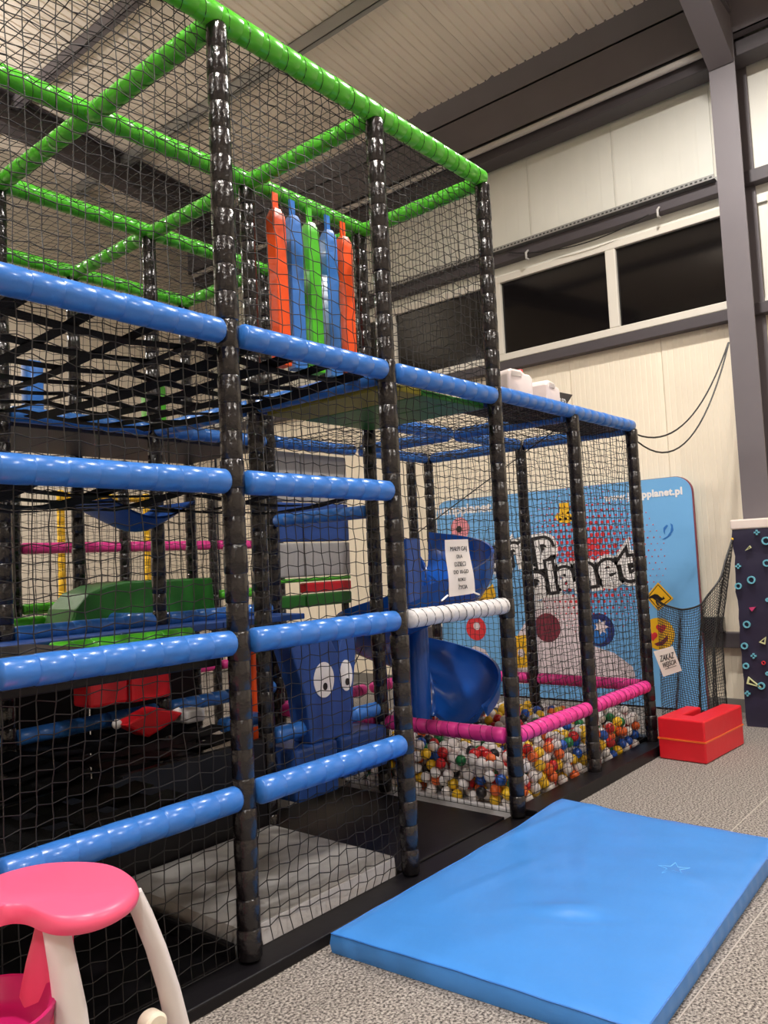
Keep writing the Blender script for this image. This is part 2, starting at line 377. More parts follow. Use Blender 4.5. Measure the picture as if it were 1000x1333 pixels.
def net(parent, o, U, V, cell=.056, r=.0023, wob=.004, name='net', sagn=0.0, zig=.09, warp=None):
    o, U, V = [np.array(q, float) for q in (o, U, V)]
    lu, lv = np.linalg.norm(U), np.linalg.norm(V); nu, nv = max(2, round(lu/cell)), max(2, round(lv/cell))
    un, vn = U/lu, V/lv; nn = np.cross(un, vn)
    I, J = np.meshgrid(np.arange(nu+1), np.arange(nv+1), indexing='ij')
    inner = ((I > 0) & (I < nu) & (J > 0) & (J < nv))[..., None]
    S, T = I/nu, J/nv
    Pn = o+S[..., None]*U+T[..., None]*V
    ph = rng.uniform(0, 6.28, 4)
    low = np.sin(S*5.1*lu+ph[0])*np.sin(T*4.3*lv+ph[1]); lowv = np.sin(S*3.7*lu+ph[2]+T*3*lv)*np.cos(T*4.1*lv+ph[3])
    off = (rng.normal(0, wob*.35, Pn.shape[:2])+.010*low)[..., None]*un + (rng.normal(0, wob*.3, Pn.shape[:2])+.010*lowv+zig*cell*np.where((I+J) % 2 == 0, 1, -1))[..., None]*vn \
        + (rng.normal(0, wob, Pn.shape[:2])+.012*low+sagn*np.sin(PI*S)*np.sin(PI*T))[..., None]*nn
    Pn = Pn+off*inner
    if warp is not None: Pn = warp(S, T)+off*.6
    A = np.concatenate([Pn[:-1].reshape(-1, 3), Pn[:, :-1].reshape(-1, 3)]); Bq = np.concatenate([Pn[1:].reshape(-1, 3), Pn[:, 1:].reshape(-1, 3)])
    D = Bq-A; D /= np.linalg.norm(D, axis=1)[:, None]+1e-9
    sd = np.cross(D, nn); sd /= np.linalg.norm(sd, axis=1)[:, None]+1e-9; up = np.cross(D, sd)
    rings = []
    for k in range(3):
        th = 2*PI*k/3; rings.append(r*(math.cos(th)*sd+math.sin(th)*up))
    E_ = len(A); Vt = np.stack([A+rings[0], A+rings[1], A+rings[2], Bq+rings[0], Bq+rings[1], Bq+rings[2]], 1).reshape(-1, 3)
    base = np.arange(E_)*6
    q = np.array([[0, 1, 4, 3], [1, 2, 5, 4], [2, 0, 3, 5]]); Fq = (base[:, None, None]+q[None]).reshape(-1, 4)
    me = bpy.data.meshes.new(name); me.vertices.add(len(Vt)); me.vertices.foreach_set('co', Vt.ravel())
    me.loops.add(Fq.size); me.loops.foreach_set('vertex_index', Fq.ravel().astype(np.int32))
    me.polygons.add(len(Fq)); me.polygons.foreach_set('loop_start', np.arange(0, Fq.size, 4, dtype=np.int32))
    me.polygons.foreach_set('use_smooth', [True]*len(Fq))
    me.update(); me.materials.append(TWINE)
    return put(name, me, parent)

# ------------------------------------------------------------------ climbing frame
Z1, Z2, Z3, Z4, ZT = .67, 1.26, 1.89, 2.49, 3.82
fr = thing('climbing_frame', (0, 0, 0), 'tall indoor climbing frame with black padded posts, blue and green rails and nets', 'climbing frame')
def post(x, y, top, z0=.055): return padded('post', (x, y, z0), (x, y, top), R_T, V_BLACK, fr_now, seg=.112, n=16, jit=.0022)
fr_now = fr
POSTS = [(-1, 0), (0, 0), (1, 0), (2, 0), (1, 1), (2, 1), (0, 2), (1, 2), (2, 2), (0, 3), (1, 3), (2, 3), (-1, 2), (-1, 3)]
for x, y in POSTS: post(x, y, ZT-.03 if y < 4 else 2.4)
G = .045
def railX(x0, x1, y, z, material, lace=None, r=R_T, label=None, off=-.02, gap=G+.012):
    return padded('rail', (x0+gap, y+off, z), (x1-gap, y+off, z), r, material, fr_now, lace=lace, label=label)
def railY(x, y0, y1, z, material, lace=None, r=R_T, label=None, gap=G+.012):
    return padded('rail', (x, y0+gap, z), (x, y1-gap, z), r, material, fr_now, lace=lace, label=label)
# green top grid
for y in (0, 1, 2, 3):
    for x0 in (-1, 0, 1): railX(x0, x0+1, y, ZT+.01, V_GREEN, .11, gap=.0, off=0, label='green padded rail', r=.05)
for x in (-1, 0, 1, 2):
    for y0 in (0, 1, 2): railY(x, y0, y0+1, ZT-.01, V_GREEN, .11, gap=.03, label='green padded rail')
# blue front rails
for x0 in (-1, 0):
    for z in (Z1, Z2, Z3, Z4): railX(x0, x0+1, 0, z, V_BLUE, label='blue padded rail', r=.05)
railX(1, 2, 0, Z4, V_BLUE, label='blue padded rail', r=.05)
railX(1, 2, 0, Z2, V_WHITE, .07, label='white padded rail', r=.046)
# inner rails
for x0 in (-1, 0): railX(x0, x0+1, 2, Z4, V_BLUE, label='blue padded rail', off=0)
for y0 in (0, 1): railY(1, y0, y0+1, Z4-.01, V_BLUE, label='blue padded rail')
railX(1, 2, 1, Z4, V_DBLUE, off=0, label='dark blue padded rail'); railY(2, 0, 1, Z4-.01, V_DBLUE, label='dark blue padded rail')
for x0 in (-1, 0, 1): railX(x0, x0+1, 2, Z2-.02, V_BLUE, off=0, label='blue padded rail'); railX(x0, x0+1, 3, Z2-.02, V_GREEN, off=0, label='green padded rail')
for x0 in (-1, 0): railX(x0, x0+1, 1.6, Z2-.10, V_GREEN, off=0, label='green padded rail')
railX(1, 2, 2, Z4, V_BLUE, off=0, label='blue padded rail'); railY(1, 2, 3, Z2-.02, V_BLUE, label='blue padded rail'); railY(2, 1, 2, Z3, V_BLUE, label='blue padded rail')
railX(1, 2, 1, Z1-.08, V_BLUE, off=0, label='blue padded rail'); railX(0, 1, 2, Z1, V_BLUE, off=0, label='blue padded rail'); railX(-1, 0, 2, Z1, V_BLUE, off=0, label='blue padded rail')
railX(1, 2, 2, Z1, V_BLUE, off=0, label='blue padded rail')
# front nets
LEV = [(.06, Z1), (Z1, Z2), (Z2, Z3), (Z3, Z4), (Z4, ZT)]
for x0 in (-1, 0):
    for z0, z1 in LEV: net(fr, (x0+.03, 0.022, z0), (.94, 0, 0), (0, 0, z1-z0))
for z0, z1 in ((Z2, Z4), (Z4, ZT)): net(fr, (1.03, 0.022, z0), (.94, 0, 0), (0, 0, z1-z0))
# roof nets
for x0 in (-1, 0, 1):
    for y0 in (0, 1, 2): net(fr, (x0+.02, y0+.02, ZT+.005), (.96, 0, 0), (0, .96, 0), sagn=-.03)
# side and back nets
net(fr, (2, .03, Z4), (0, .94, 0), (0, 0, ZT-Z4))
net(fr, (2, 1.03, Z4), (0, .94, 0), (0, 0, ZT-Z4)); net(fr, (2, 2.03, Z2), (0, .94, 0), (0, 0, ZT-Z2))
for x0 in (-1, 0, 1): net(fr, (x0+.03, 3.02, .14), (.94, 0, 0), (0, 0, ZT-.16))
net(fr, (1.03, 1.02, Z4), (.94, 0, 0), (0, 0, ZT-Z4))
# strap decks
def straps(x0, x1, y0, y1, z, nx, ny, wd):
    for i in range(nx):
        x = x0+(i+.5)*(x1-x0)/nx; mb = MB(); n = 9; g = []
        for j in range(n):
            t = j/(n-1); g.append((y0+t*(y1-y0), z-.035*math.sin(PI*t)+random.uniform(-.003, .003)))
        tw = random.uniform(-.01, .01)
        for s in (0,): 
            top = [[(x-wd/2, y, q+tw), (x+wd/2, y, q-tw)] for y, q in g]; mb.sheet(top); mb.sheet([[(a[0], a[1], a[2]-.004) for a in r_] for r_ in top])
        mb.build('strap', STRAP, fr)
    for i in range(ny):
        y = y0+(i+.5)*(y1-y0)/ny; mb = MB(); n = 9; g = []
        for j in range(n):
            t = j/(n-1); g.append((x0+t*(x1-x0), z+.008-.035*math.sin(PI*t)+random.uniform(-.003, .003)))
        top = [[(x, y-wd/2, q), (x, y+wd/2, q)] for x, q in g]; mb.sheet(top); mb.sheet([[(a[0], a[1], a[2]-.004) for a in r_] for r_ in top])
        mb.build('strap', STRAP, fr)
straps(-.95, .05, .05, 1.95, Z4-.02, 4, 7, .075); straps(.02, .97, .05, 1.95, Z4-.02, 4, 7, .075)
straps(-.95, -.03, .05, .97, Z3-.03, 3, 4, .07); straps(.03, .97, .05, .97, Z3-.03, 2, 2, .07)
straps(-.95, -.02, .05, 1.97, Z1-.05, 4, 8, .15); straps(.02, .97, 1.03, 1.97, Z1-.05, 4, 4, .15); straps(.03, .97, .05, .97, Z2-.04, 2, 2, .12)
# boards
def board(a, b, material, name='deck_board', label=None, bevel=.006): return MB().box(a, b).build(name, material, fr, bevel=bevel, label=label)
for i, mt_ in enumerate((OLIVE, V_DGREEN, V_DGREEN)):
    board((1.05+i*.305, .05, Z4-.065), (1.05+(i+1)*.305-.006, .95, Z4-.03), mt_, label='olive deck board' if i == 0 else 'green deck board')
for i in range(4): board((-.95+i*.73, 2.05, Z4-.06), (-.95+(i+1)*.73-.006, 2.95, Z4-.02), mat('deck_dark', (44, 42, 52), .5))
for i in range(3): board((-.96, .06+i*.53, Z2-.09), (-.04, .06+(i+1)*.53-.006, Z2-.05), BOARD_BLACK)
for i in range(4): board((-.95+i*.73, 1.65, Z2-.09), (-.95+(i+1)*.73-.006, 2.95, Z2-.05), V_DBLUE)
# base beams and lower boards
board((-1.06, -.10, 0), (2.05, .05, .045), BOARD_BLACK, 'base_beam'); board((-1.0, .96, .0), (.95, 1.0, .60), BOARD_BLACK, 'kick_panel')
for i in range(3): board((-.95+i*1.0, 2.95, .05), (-.05+i*1.0, 2.985, 1.16), BOARD_BLACK, 'added_dark_panel')  # added black panels, stand in for the darkness behind the lower level
board((-.98, .06, 0), (-.02, .95, .05), BOARD_BLACK, 'floor_board'); board((1.0, .06, 0), (1.95, 2.0, .05), BOARD_BLACK, 'floor_board'); board((0, 1.02, 0), (.98, 2.98, .05), BOARD_BLACK, 'floor_board')
board((-.05, .06, 0), (-.02, .95, .1), BOARD_BLACK, 'kick_panel')
board((2.02, 0.06, 0), (2.06, 1.95, .07), V_WHITE, 'base_skirt')

# ------------------------------------------------------------------ ball pit cage
pit = thing('ball_pit', (3, 1, 0), 'low black post ball pit cage with pink rails and blue roof rails', 'ball pit')
fr_now = pit
for x, y in ((3, 0), (4, 0), (4, 1), (4, 2), (3.96, 2.18)): post(x, y, Z4+.0)
for x0 in (2, 3): railX(x0, x0+1, 0, .5, V_PINK, .08, label='pink padded rail', off=-.0)
for y0 in (0, 1): railY(4, y0, y0+1, .5, V_PINK, .08, label='pink padded rail'); railY(2, y0, y0+1, .5, V_PINK, .08, label='pink padded rail')
for x0 in (2, 3): railX(x0, x0+1, 2, .5, V_PINK, .08, label='pink padded rail', off=0)
for x0 in (2, 3): railX(x0, x0+1, 0, Z4+.03, V_BLUE, gap=.03 if x0 == 2 else 0, off=0, label='blue padded rail')
for y0 in (0, 1): railY(4, y0, y0+1, Z4+.01, V_BLUE, label='blue padded rail'); railY(3, y0, y0+1, Z4+.01, V_BLUE, label='blue padded rail')
for x0 in (2, 3):
    for y in (1, 2): railX(x0, x0+1, y, Z4+.01, V_BLUE, off=0, label='blue padded rail')
for x0 in (2, 3):
    net(pit, (x0+.03, .02, .12), (.94, 0, 0), (0, 0, .38), cell=.05); net(pit, (x0+.03, .02, .5), (.94, 0, 0), (0, 0, Z4-.5), cell=.05)
    for y0 in (0, 1): net(pit, (x0+.02, y0+.02, Z4), (.96, 0, 0), (0, .96, 0), cell=.05, sagn=-.04)
for y0 in (0, 1):
    net(pit, (4, y0+.03, .1), (0, .94, 0), (0, 0, Z4-.12), cell=.05)
    net(pit, (2.0, y0+.03, .06), (0, .94, 0), (0, 0, .44), cell=.05)
fr_now = pit
def pboard(a, b, material, name, label=None, bevel=.006): return MB().box(a, b).build(name, material, pit, bevel=bevel, label=label)
pboard((2.07, .06, Z4+.0), (2.98, .42, Z4+.03), WOOD_BROWN, 'roof_board'); pboard((3.02, .06, Z4+.0), (3.95, .42, Z4+.03), WOOD_BROWN, 'roof_board')
pboard((2.05, -.10, 0), (4.08, .045, .08), BOARD_BLACK, 'base_beam'); pboard((3.95, .05, 0), (4.06, 2.05, .11), BOARD_BLACK, 'base_beam')
pboard((2.07, .05, 0), (3.94, 1.98, .03), V_WHITE, 'pit_floor')
MB().tube([(3.0, .04, 2.46), (2.5, 1.0, 1.75), (2.2, 1.5, .7)], .004, 5).build('tie_string', LACE, pit)

# balls: dropped one after another on whatever lies below
RB = .035
X0, X1, Y0, Y1 = 2.11, 3.92, .085, 1.93
placed = np.zeros((0, 3)); pts = []
TOP = .335
arr = np.zeros((5200, 3)); n = 0; misses = 0
grid = {}
def cellk(x, y): return int(x/.07), int(y/.07)
while n < 3600 and misses < 300:
    best = None
    for k in range(14):
        x = rng.uniform(X0, X1); y = rng.uniform(Y0, Y1); zc = .031+RB
        if (x-2.68)**2+(y-1.2)**2 < .0125: continue
        cx, cy = cellk(x, y)
        for i in (-1, 0, 1):
            for j in (-1, 0, 1):
                for (px, py, pz) in grid.get((cx+i, cy+j), ()):
                    d2 = (px-x)**2+(py-y)**2
                    if d2 < 4*RB*RB:
                        zz = pz+math.sqrt(4*RB*RB-d2)
                        if zz > zc: zc = zz
        lim = TOP-.03+.03*math.sin(x*5)*math.cos(y*4)
        if best is None or zc-lim < best[2]-best[3]: best = (x, y, zc, lim)
    if best is None or best[2] > best[3]: misses += 1; continue
    grid.setdefault(cellk(best[0], best[1]), []).append(best[:3]); pts.append(best[:3]); n += 1
pts = np.array(pts)
BC = [('white', (240, 234, 232), .50), ('yellow', (244, 196, 40), .14), ('red', (206, 38, 42), .10), ('orange', (240, 110, 50), .07), ('blue', (34, 92, 190), .07), ('green', (28, 128, 72), .06), ('black', (32, 30, 36), .06)]
BM = [mat('ball_'+b[0], b[1], .3, coat=.15) for b in BC]
ci = rng.choice(len(BC), len(pts), p=[b[2] for b in BC])
# those that show largest: against the two netted sides, then on top
vis = np.minimum(pts[:, 1]-Y0, (pts[:, 0]-X0)*1.0)
dist = np.linalg.norm(pts-CAM, axis=1)
key = np.where(vis < .06, dist, 50+dist)
key = np.where((vis >= .06) & (pts[:, 2] > TOP-.10), dist+.6, key)
order = np.argsort(key)
def uvsphere(n1, n2, R):
    v = [(0, 0, R)]; f = []
    for i in range(1, n2):
        th = PI*i/n2
        for k in range(n1): v.append((R*math.sin(th)*math.cos(2*PI*k/n1), R*math.sin(th)*math.sin(2*PI*k/n1), R*math.cos(th)))
    v.append((0, 0, -R)); N = len(v)-1
    for k in range(n1): f.append((0, 1+k, 1+(k+1) % n1))
    for i in range(n2-2):
        for k in range(n1): a = 1+i*n1; f.append((a+k, a+n1+k, a+n1+(k+1) % n1, a+(k+1) % n1))
    a = 1+(n2-2)*n1
    for k in range(n1): f.append((a+(k+1) % n1, a+k, N))
    return v, f
bme = []
for b, M_ in zip(BC, BM):
    t = MB().add(*uvsphere(16, 10, RB)).build('pit_ball', M_, smooth=3.0); bme.append(t.data); bpy.data.objects.remove(t)
for i in order[:300]:
    c = BC[ci[i]][0]
    x_, y_, z_ = pts[i]
    wh = ('pressed against the front net of the pit', 'against the front net') if y_-Y0 < .06 else (('pressed against the pit net beside the entrance', 'against the entrance net') if x_-X0 < .06 else ('lying on top of the heap in the pit', 'on top of the heap'))
    tag(put('pit_ball', bme[ci[i]], loc=tuple(pts[i])), c+' plastic ball '+wh[0], 'ball', c+' balls '+wh[1])
sv, sf = uvsphere(10, 7, RB); sv = np.array(sv)
mb = MB()
for i in order[300:]: mb.add(sv+pts[i], sf, int(ci[i]))
tag(mb.build('pit_balls', BM, smooth=3.0), 'mass of coloured plastic balls filling the ball pit', 'balls', kind='stuff')

# ------------------------------------------------------------------ spiral slide
sl = thing('spiral_slide', (2.68, 1.2, .05), 'blue plastic spiral slide winding down into the ball pit', 'slide')
SC = np.array([2.68, 1.2])
MB().lathe([(.08, 0), (.08, 1.42), (.06, 1.45)], 24, (SC[0], SC[1], .035)).build('centre_post', PLASTIC_BLUE, sl, smooth=.6)
rows = []
N = 72; ph0, ph1 = math.radians(25), math.radians(-452)
for i in range(N+1):
    t = i/N; ph = ph0+(ph1-ph0)*t; z = 1.46-1.07*t
    ho = (.26-.05*t+.05*math.exp(-((t-.10)/.12)**2))*(1-.55*max(0, (t-.86)/.14)**2); hi = .16*(1-.9*max(0, (t-.84)/.16))
    pr = [(.10, hi), (.112, hi*.45), (.15, .04), (.22, 0), (.31, -.012), (.40, 0), (.49, .045), (.545, .13), (.572, ho*.65+.03), (.58, ho+.03), (.60, ho+.03), (.592, ho*.6), (.565, .10), (.50, .012), (.40, -.028), (.31, -.04), (.21, -.028), (.13, .02), (.088, hi*.45), (.085, hi)]
    row = [(SC[0]+r*math.cos(ph), SC[1]+r*math.sin(ph), z+h) for r, h in pr]; row.append(row[0]); rows.append(row)
mb = MB(); mb.sheet(rows); mb.add(rows[0][:-1], [tuple(range(20))]); mb.add(rows[-1][:-1], [tuple(range(20))]); mb.build('chute', PLASTIC_BLUE, sl, smooth=.8)
q4 = [atY(u, v, .60) for u, v in ((529, 701), (547, 700), (551, 778), (533, 786))]
MB().add([tuple(p) for p in q4]+[tuple(p+np.array([0, .03, 0])) for p in q4], [(0,1,2,3),(7,6,5,4),(0,4,5,1),(1,5,6,2),(2,6,7,3),(3,7,4,0)]).build('entry_panel', PLASTIC_BLUE, sl, bevel=.006)

# ------------------------------------------------------------------ things inside the frame
# hanging foam columns
bags = [(1.17, V_ORANGE, 'orange', 'at the end of the row next to the strap deck'), (1.31, V_BLUE, 'blue', 'between the orange and the green column on the strap deck side'), (1.455, V_GREEN, 'green', 'in the middle of the row'), (1.62, V_BLUE, 'blue', 'between the green and the orange column on the window side'), (1.765, V_ORANGE, 'orange', 'at the window end of the row')]
for x, M_, c, where in bags:
    b = thing('hanging_foam_column', (x, 1.0, Z4), '%s vinyl foam column hanging %s' % (c, where), 'foam column', 'hanging foam columns')
    mb = MB(); s = .043; z0, z1 = Z4+.24, 3.64; a = random.uniform(.45, .8); t = random.uniform(-.01, .01)
    ring = lambda q, z, dx: [(x+dx+q*1.414*math.cos(a+k*PI/2), 1.0-.06+q*1.414*math.sin(a+k*PI/2), z) for k in range(4)]
    st = [ring(s*.96, z0, t), ring(s, z0+.02, t), ring(s*.98, z0+.5, t*.5), ring(s, z1-.04, 0), ring(s*.96, z1, 0), ring(s*.60, z1+.045, 0), ring(s*.5, z1+.05, 0)]
    V = [p for r_ in st for p in r_]; Fq = [(i*4+k, i*4+(k+1) % 4, (i+1)*4+(k+1) % 4, (i+1)*4+k) for i in range(len(st)-1) for k in range(4)]+[(3, 2, 1, 0), tuple(len(V)-4+k for k in range(4))]
    mb.add(V, Fq).build('body', M_, b, bevel=.004)
    MB().box((x-.022, .935, z1+.045), (x+.022, .945, ZT-.03)).build('strap', M_, b)
# blue figure with eyes
fg = thing('foam_monster', (1.48, 1.0, .52), 'blue foam figure with two white oval eyes and pointed ears', 'foam figure')
fy = .93
poly = [(1.14, 1.08), (1.24, 1.14), (1.46, 1.13), (1.535, 1.00), (1.58, 1.12), (1.72, 1.14), (1.70, .98), (1.665, .80), (1.64, .50), (1.28, .50), (1.24, .80)]
MB().prism(poly, (0, fy, 0), (1, 0, 0), (0, 0, 1), (0, .16, 0)).build('body', V_DBLUE, fg, bevel=.012)
for cx, cz, rx, rz in ((1.40, .86, .085, .105), (1.595, .86, .055, .095)):
    el = [(cx+rx*math.cos(2*PI*k/28), cz+rz*math.sin(2*PI*k/28)) for k in range(28)]
    e_ = MB().prism(el, (0, fy-.006, 0), (1, 0, 0), (0, 0, 1), (0, .005, 0)).build('eye', P_WHITE, fg)
    el = [(cx+.005+.018*math.cos(2*PI*k/16), cz-.04+.022*math.sin(2*PI*k/16)) for k in range(16)]
    MB().prism(el, (0, fy-.009, 0), (1, 0, 0), (0, 0, 1), (0, .003, 0)).build('pupil', P_BLACK, e_)
def foam(name, a, b, material, label, cat='foam block', bevel=.02, rot=None, group=None):
    o = MB().box(a, b).build(name, material, bevel=bevel, seg=3); return tag(o, label, cat, group)
for x0_, x1_, z0_ in ((1.13, 1.47, .20), (1.50, 1.93, .25)): MB().box((x0_, .90, z0_), (x1_, 1.16, .50)).build('foot', V_DBLUE, fg, bevel=.02)
# grey mats
gm = thing('floor_cushion', (.5, .5, 0), 'grey vinyl floor cushion with pale front edge behind the front net', 'cushion')
def cushion(x0, x1, y0, y1, z0, z1, M_, parent, nx=24, ny=24, amp=.006):
    mb = MB(); g = []
    for i in range(nx+1):
        r_ = []
        for j in range(ny+1):
            u, v = i/nx, j/ny; e_ = min(u, 1-u, v, 1-v)
            h = z1-.012*math.exp(-e_*28)+amp*(math.sin(u*11+v*3)*math.sin(v*9-u*4)+.5*math.sin(u*29+v*17))*min(1, e_*10)
            r_.append((x0+u*(x1-x0), y0+v*(y1-y0), h))
        g.append(r_)
    mb.sheet(g)
    per = [(i, 0) for i in range(nx)]+[(nx, j) for j in range(ny)]+[(i, ny) for i in range(nx, 0, -1)]+[(0, j) for j in range(ny, 0, -1)]
    tp = [g[i][j] for i, j in per]; m_ = len(tp); cx, cy = (x0+x1)/2, (y0+y1)/2
    mid = [(cx+(p[0]-cx)*1.012, cy+(p[1]-cy)*1.012, (z0+p[2])/2) for p in tp]; bt = [(p[0], p[1], z0) for p in tp]
    mb.add(tp+mid+bt, [(k, (k+1) % m_, (k+1) % m_+m_, k+m_) for k in range(m_)]+[(k+m_, (k+1) % m_+m_, (k+1) % m_+2*m_, k+2*m_) for k in range(m_)]+[tuple(range(2*m_, 3*m_))])
    return mb
cushion(.02, .95, .06, .94, .0, .145, V_GREY, gm).build('body', V_GREY, gm, smooth=.9)
MB().box((.03, .047, .02), (.94, .057, .132)).build('front_skirt', V_WHITE, gm, bevel=.003)
gm2 = thing('floor_cushion', (1.5, 1.6, .05), 'grey vinyl floor cushion lying behind the blue figure with eyes', 'cushion')
cushion(1.06, 1.95, 1.32, 1.96, .05, .15, V_GREY, gm2).build('body', V_GREY, gm2, smooth=.9)
gm3 = thing('floor_cushion', (.5, 1.5, .05), 'grey vinyl floor cushion under the low strap deck', 'cushion')
cushion(.03, .95, 1.05, 1.95, .05, .14, V_GREY, gm3).build('body', V_GREY, gm3, smooth=.9)
# padded wall at the back of the pit
pw = thing('padded_wall', (2.5, 2.1, .0), 'upright padded wall of grey, blue, red and green panels behind the slide', 'padded wall')
for z0, z1, M_, lb in ((2.26, 2.45, V_GREY, 'grey panel'), (2.06, 2.25, V_GREY, 'grey panel'), (1.74, 2.05, V_DBLUE, 'blue panel'), (1.46, 1.73, V_GREY, 'grey panel'), (1.42, 1.45, V_GREEN, 'green strip'), (1.33, 1.41, V_RED, 'red panel'), (1.22, 1.32, V_DGREEN, 'green panel')):
    for x0, x1 in ((2.04, 2.40), (2.41, 2.94)):
        if lb == 'red panel' and x0 < 2.2: continue
        MB().box((x0, 2.08, z0), (x1, 2.16, z1)).build('panel', M_, pw, bevel=.012, label=lb)
for x in (2.06, 2.90): MB().box((x-.02, 2.10, 0.0), (x+.02, 2.15, 1.23)).build('leg', V_BLACK, pw)
# green hump on the deck
hp = [(.68, 0), (.72, .12), (.82, .22), (.96, .27), (1.10, .29), (1.86, .28), (1.88, 0)]
tag(MB().prism([(x, z+Z2-.05) for x, z in hp], (0, 2.55, 0), (1, 0, 0), (0, 0, 1), (0, .38, 0)).build('foam_hump', V_DGREEN, bevel=.015), 'dark green foam hump with rounded shoulder on the upper deck', 'foam block')
# hammock
mb = MB(); g = []
for i in range(13):
    r_ = []
    for j in range(9):
        u, v = i/12, j/8; r_.append((.40+.58*u, 1.55+.42*v, 1.98-.17*math.sin(PI*u)*(.6+.4*math.sin(PI*v))))
    g.append(r_)
mb.sheet(g); mb.sheet([[(p[0], p[1], p[2]-.012) for p in r_] for r_ in g])
tag(mb.build('hammock', V_DBLUE, smooth=1.0), 'dark blue vinyl hammock sagging between inner posts', 'hammock')
for i, (u) in enumerate((.45, .93)): 
    MB().tube([(u, 1.75, 1.95), (u, 1.75, Z4-.03)], .006, 6).build('cord', LACE, bpy.data.objects['hammock'])
# red hanging block and wedge
rb = thing('hanging_foam_block', (.6, 1.75, .8), 'red foam block hanging on straps above the low strap deck', 'foam block')
MB().box((.34, 1.72, .80), (.58, 1.92, .99)).build('body', V_RED, rb, bevel=.02); MB().box((.60, 1.72, .79), (.88, 1.92, .95)).build('body', V_RED, rb, bevel=.02)
for x in (.46, .74): MB().box((x-.015, 1.81, .94), (x+.015, 1.82, 1.17)).build('strap', STRAP, rb)
wd = thing('foam_diamond', (.6, 1.6, .56), 'red diamond shaped foam piece with white end caps on the low strap deck', 'foam block')
MB().prism([(.44, .74), (.60, .64), (.78, .70), (.84, .74), (.66, .80)], (0, 1.55, -.03), (1, 0, 0), (0, 0, 1), (0, .14, 0)).build('body', V_RED, wd, bevel=.015)
for x, z in ((.44, .71), (.84, .71)): MB().add(*uvsphere(12, 8, .028)).build('end_cap', P_WHITE, wd, smooth=3, loc=(x, 1.62, z))
foam('foam_roller', (1.52, 1.70, .05), (1.63, 1.81, 1.05), V_ORANGE, 'orange red upright foam pillar inside the lower level', 'foam pillar', .03)
foam('foam_cube', (.86, 1.55, .635), (1.0, 1.69, .715), V_WHITE, 'small white foam cube on the low strap deck')
foam('foam_bolster', (1.06, 1.42, .55), (1.36, 1.55, .64), V_BLUE, 'light blue foam bolster behind the eyed figure', bevel=.04)
foam('foam_pillar', (1.45, 2.7, Z4), (1.60, 2.85, 3.0), V_GREEN, 'bright green foam pillar on the brown top deck', 'foam pillar', .03)
foam('foam_pillar', (.50, 2.7, Z4), (.62, 2.82, 3.03), V_BLUE, 'blue foam pillar on the brown top deck', 'foam pillar', .03)
# toddler frame behind
td = thing('toddler_frame', (2.4, 4.2, 0), 'toddler play frame with pink rails and yellow posts behind the climbing frame', 'play frame')
fr_now = td
for x in (1, 2, 3, 3.9): padded('post', (x, 4, 0), (x, 4, 2.5), R_T, V_BLACK, td, n=12)
for x0, x1 in ((1, 2), (2, 3), (3, 3.9)): padded('rail', (x0+.06, 4, 1.80), (x1-.06, 4, 1.80), R_T, V_PINK, td, n=12, label='pink padded rail'); padded('rail', (x0+.06, 4, .6), (x1-.06, 4, .6), R_T, V_PINK, td, n=12, label='pink padded rail'); padded('rail', (x0+.06, 4, 1.3), (x1-.06, 4, 1.3), R_T, V_GREEN, td, n=12, label='green padded rail')
for x in (1.93, 2.9): padded('post', (x, 5, 0), (x, 5, 2.4), R_T*.8, V_YELLOW, td, n=12, label='yellow padded post')
padded('rail', (1.99, 5, 2.35), (2.84, 5, 2.35), R_T*.8, V_YELLOW, td, n=12, label='yellow padded rail')
net(td, (1.0, 4.03, .1), (2.9, 0, 0), (0, 0, 2.4), cell=.06)

# ------------------------------------------------------------------ things on and around the pit
def canister(x, y, z, w_, d_, h, rot, label):
    root = thing('jerrycan', (x, y, z), label, 'jerrycan', 'jerrycans on the pit roof')
    def tr(p): c, s = math.cos(rot), math.sin(rot); return (x+p[0]*c-p[1]*s, y+p[0]*s+p[1]*c, z+p[2])
    pf = [(-w_/2, 0), (w_/2, 0), (w_/2, h*.80), (w_*.40, h*.90), (w_*.18, h*.90), (w_*.10, h*.985), (-w_*.32, h), (-w_*.46, h*.94), (-w_/2, h*.84)]
    mb = MB(); n = len(pf); V = [tr((p[0], -d_/2, p[1])) for p in pf]+[tr((p[0], d_/2, p[1])) for p in pf]
    hole = [(-w_*.36, h*.80), (w_*.02, h*.80), (w_*.06, h*.86), (-w_*.02, h*.92), (-w_*.34, h*.92)]
    mb.add(V, [tuple(range(n)), tuple(range(2*n-1, n-1, -1))]+[(i, i+n, (i+1) % n+n, (i+1) % n) for i in range(n)]); mb.build('body', CAN_WHITE, root, bevel=.018, seg=3)
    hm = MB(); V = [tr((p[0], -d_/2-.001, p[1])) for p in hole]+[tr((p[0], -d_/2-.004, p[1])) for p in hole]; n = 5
    hm.add(V, [tuple(range(n)), tuple(range(2*n-1, n-1, -1))]+[(i, i+n, (i+1) % n+n, (i+1) % n) for i in range(n)]); hm.build('handle_shade', mat('can_shadow', (206, 196, 188), .5), root)  # flat patch, shade of the handle opening put into its colour
    mb = MB(); c = tr((w_*.30, 0, h*.88)); mb.lathe([(.022, 0), (.022, .012), (.026, .014), (.026, .045), (.022, .05)], 16, c); mb.build('cap', V_RED, root, smooth=.6)
canister(2.63, .24, Z4+.03, .24, .16, .27, -.25, 'white plastic jerrycan with red cap on the pit roof beside the tall frame')
canister(3.06, .24, Z4+.03, .25, .16, .25, .12, 'white plastic jerrycan with red cap on the pit roof next to the black arrow sign')
ar = thing('arrow_sign', (3.4, .27, Z4+.03), 'small black arrow shaped sign on the pit roof', 'sign')
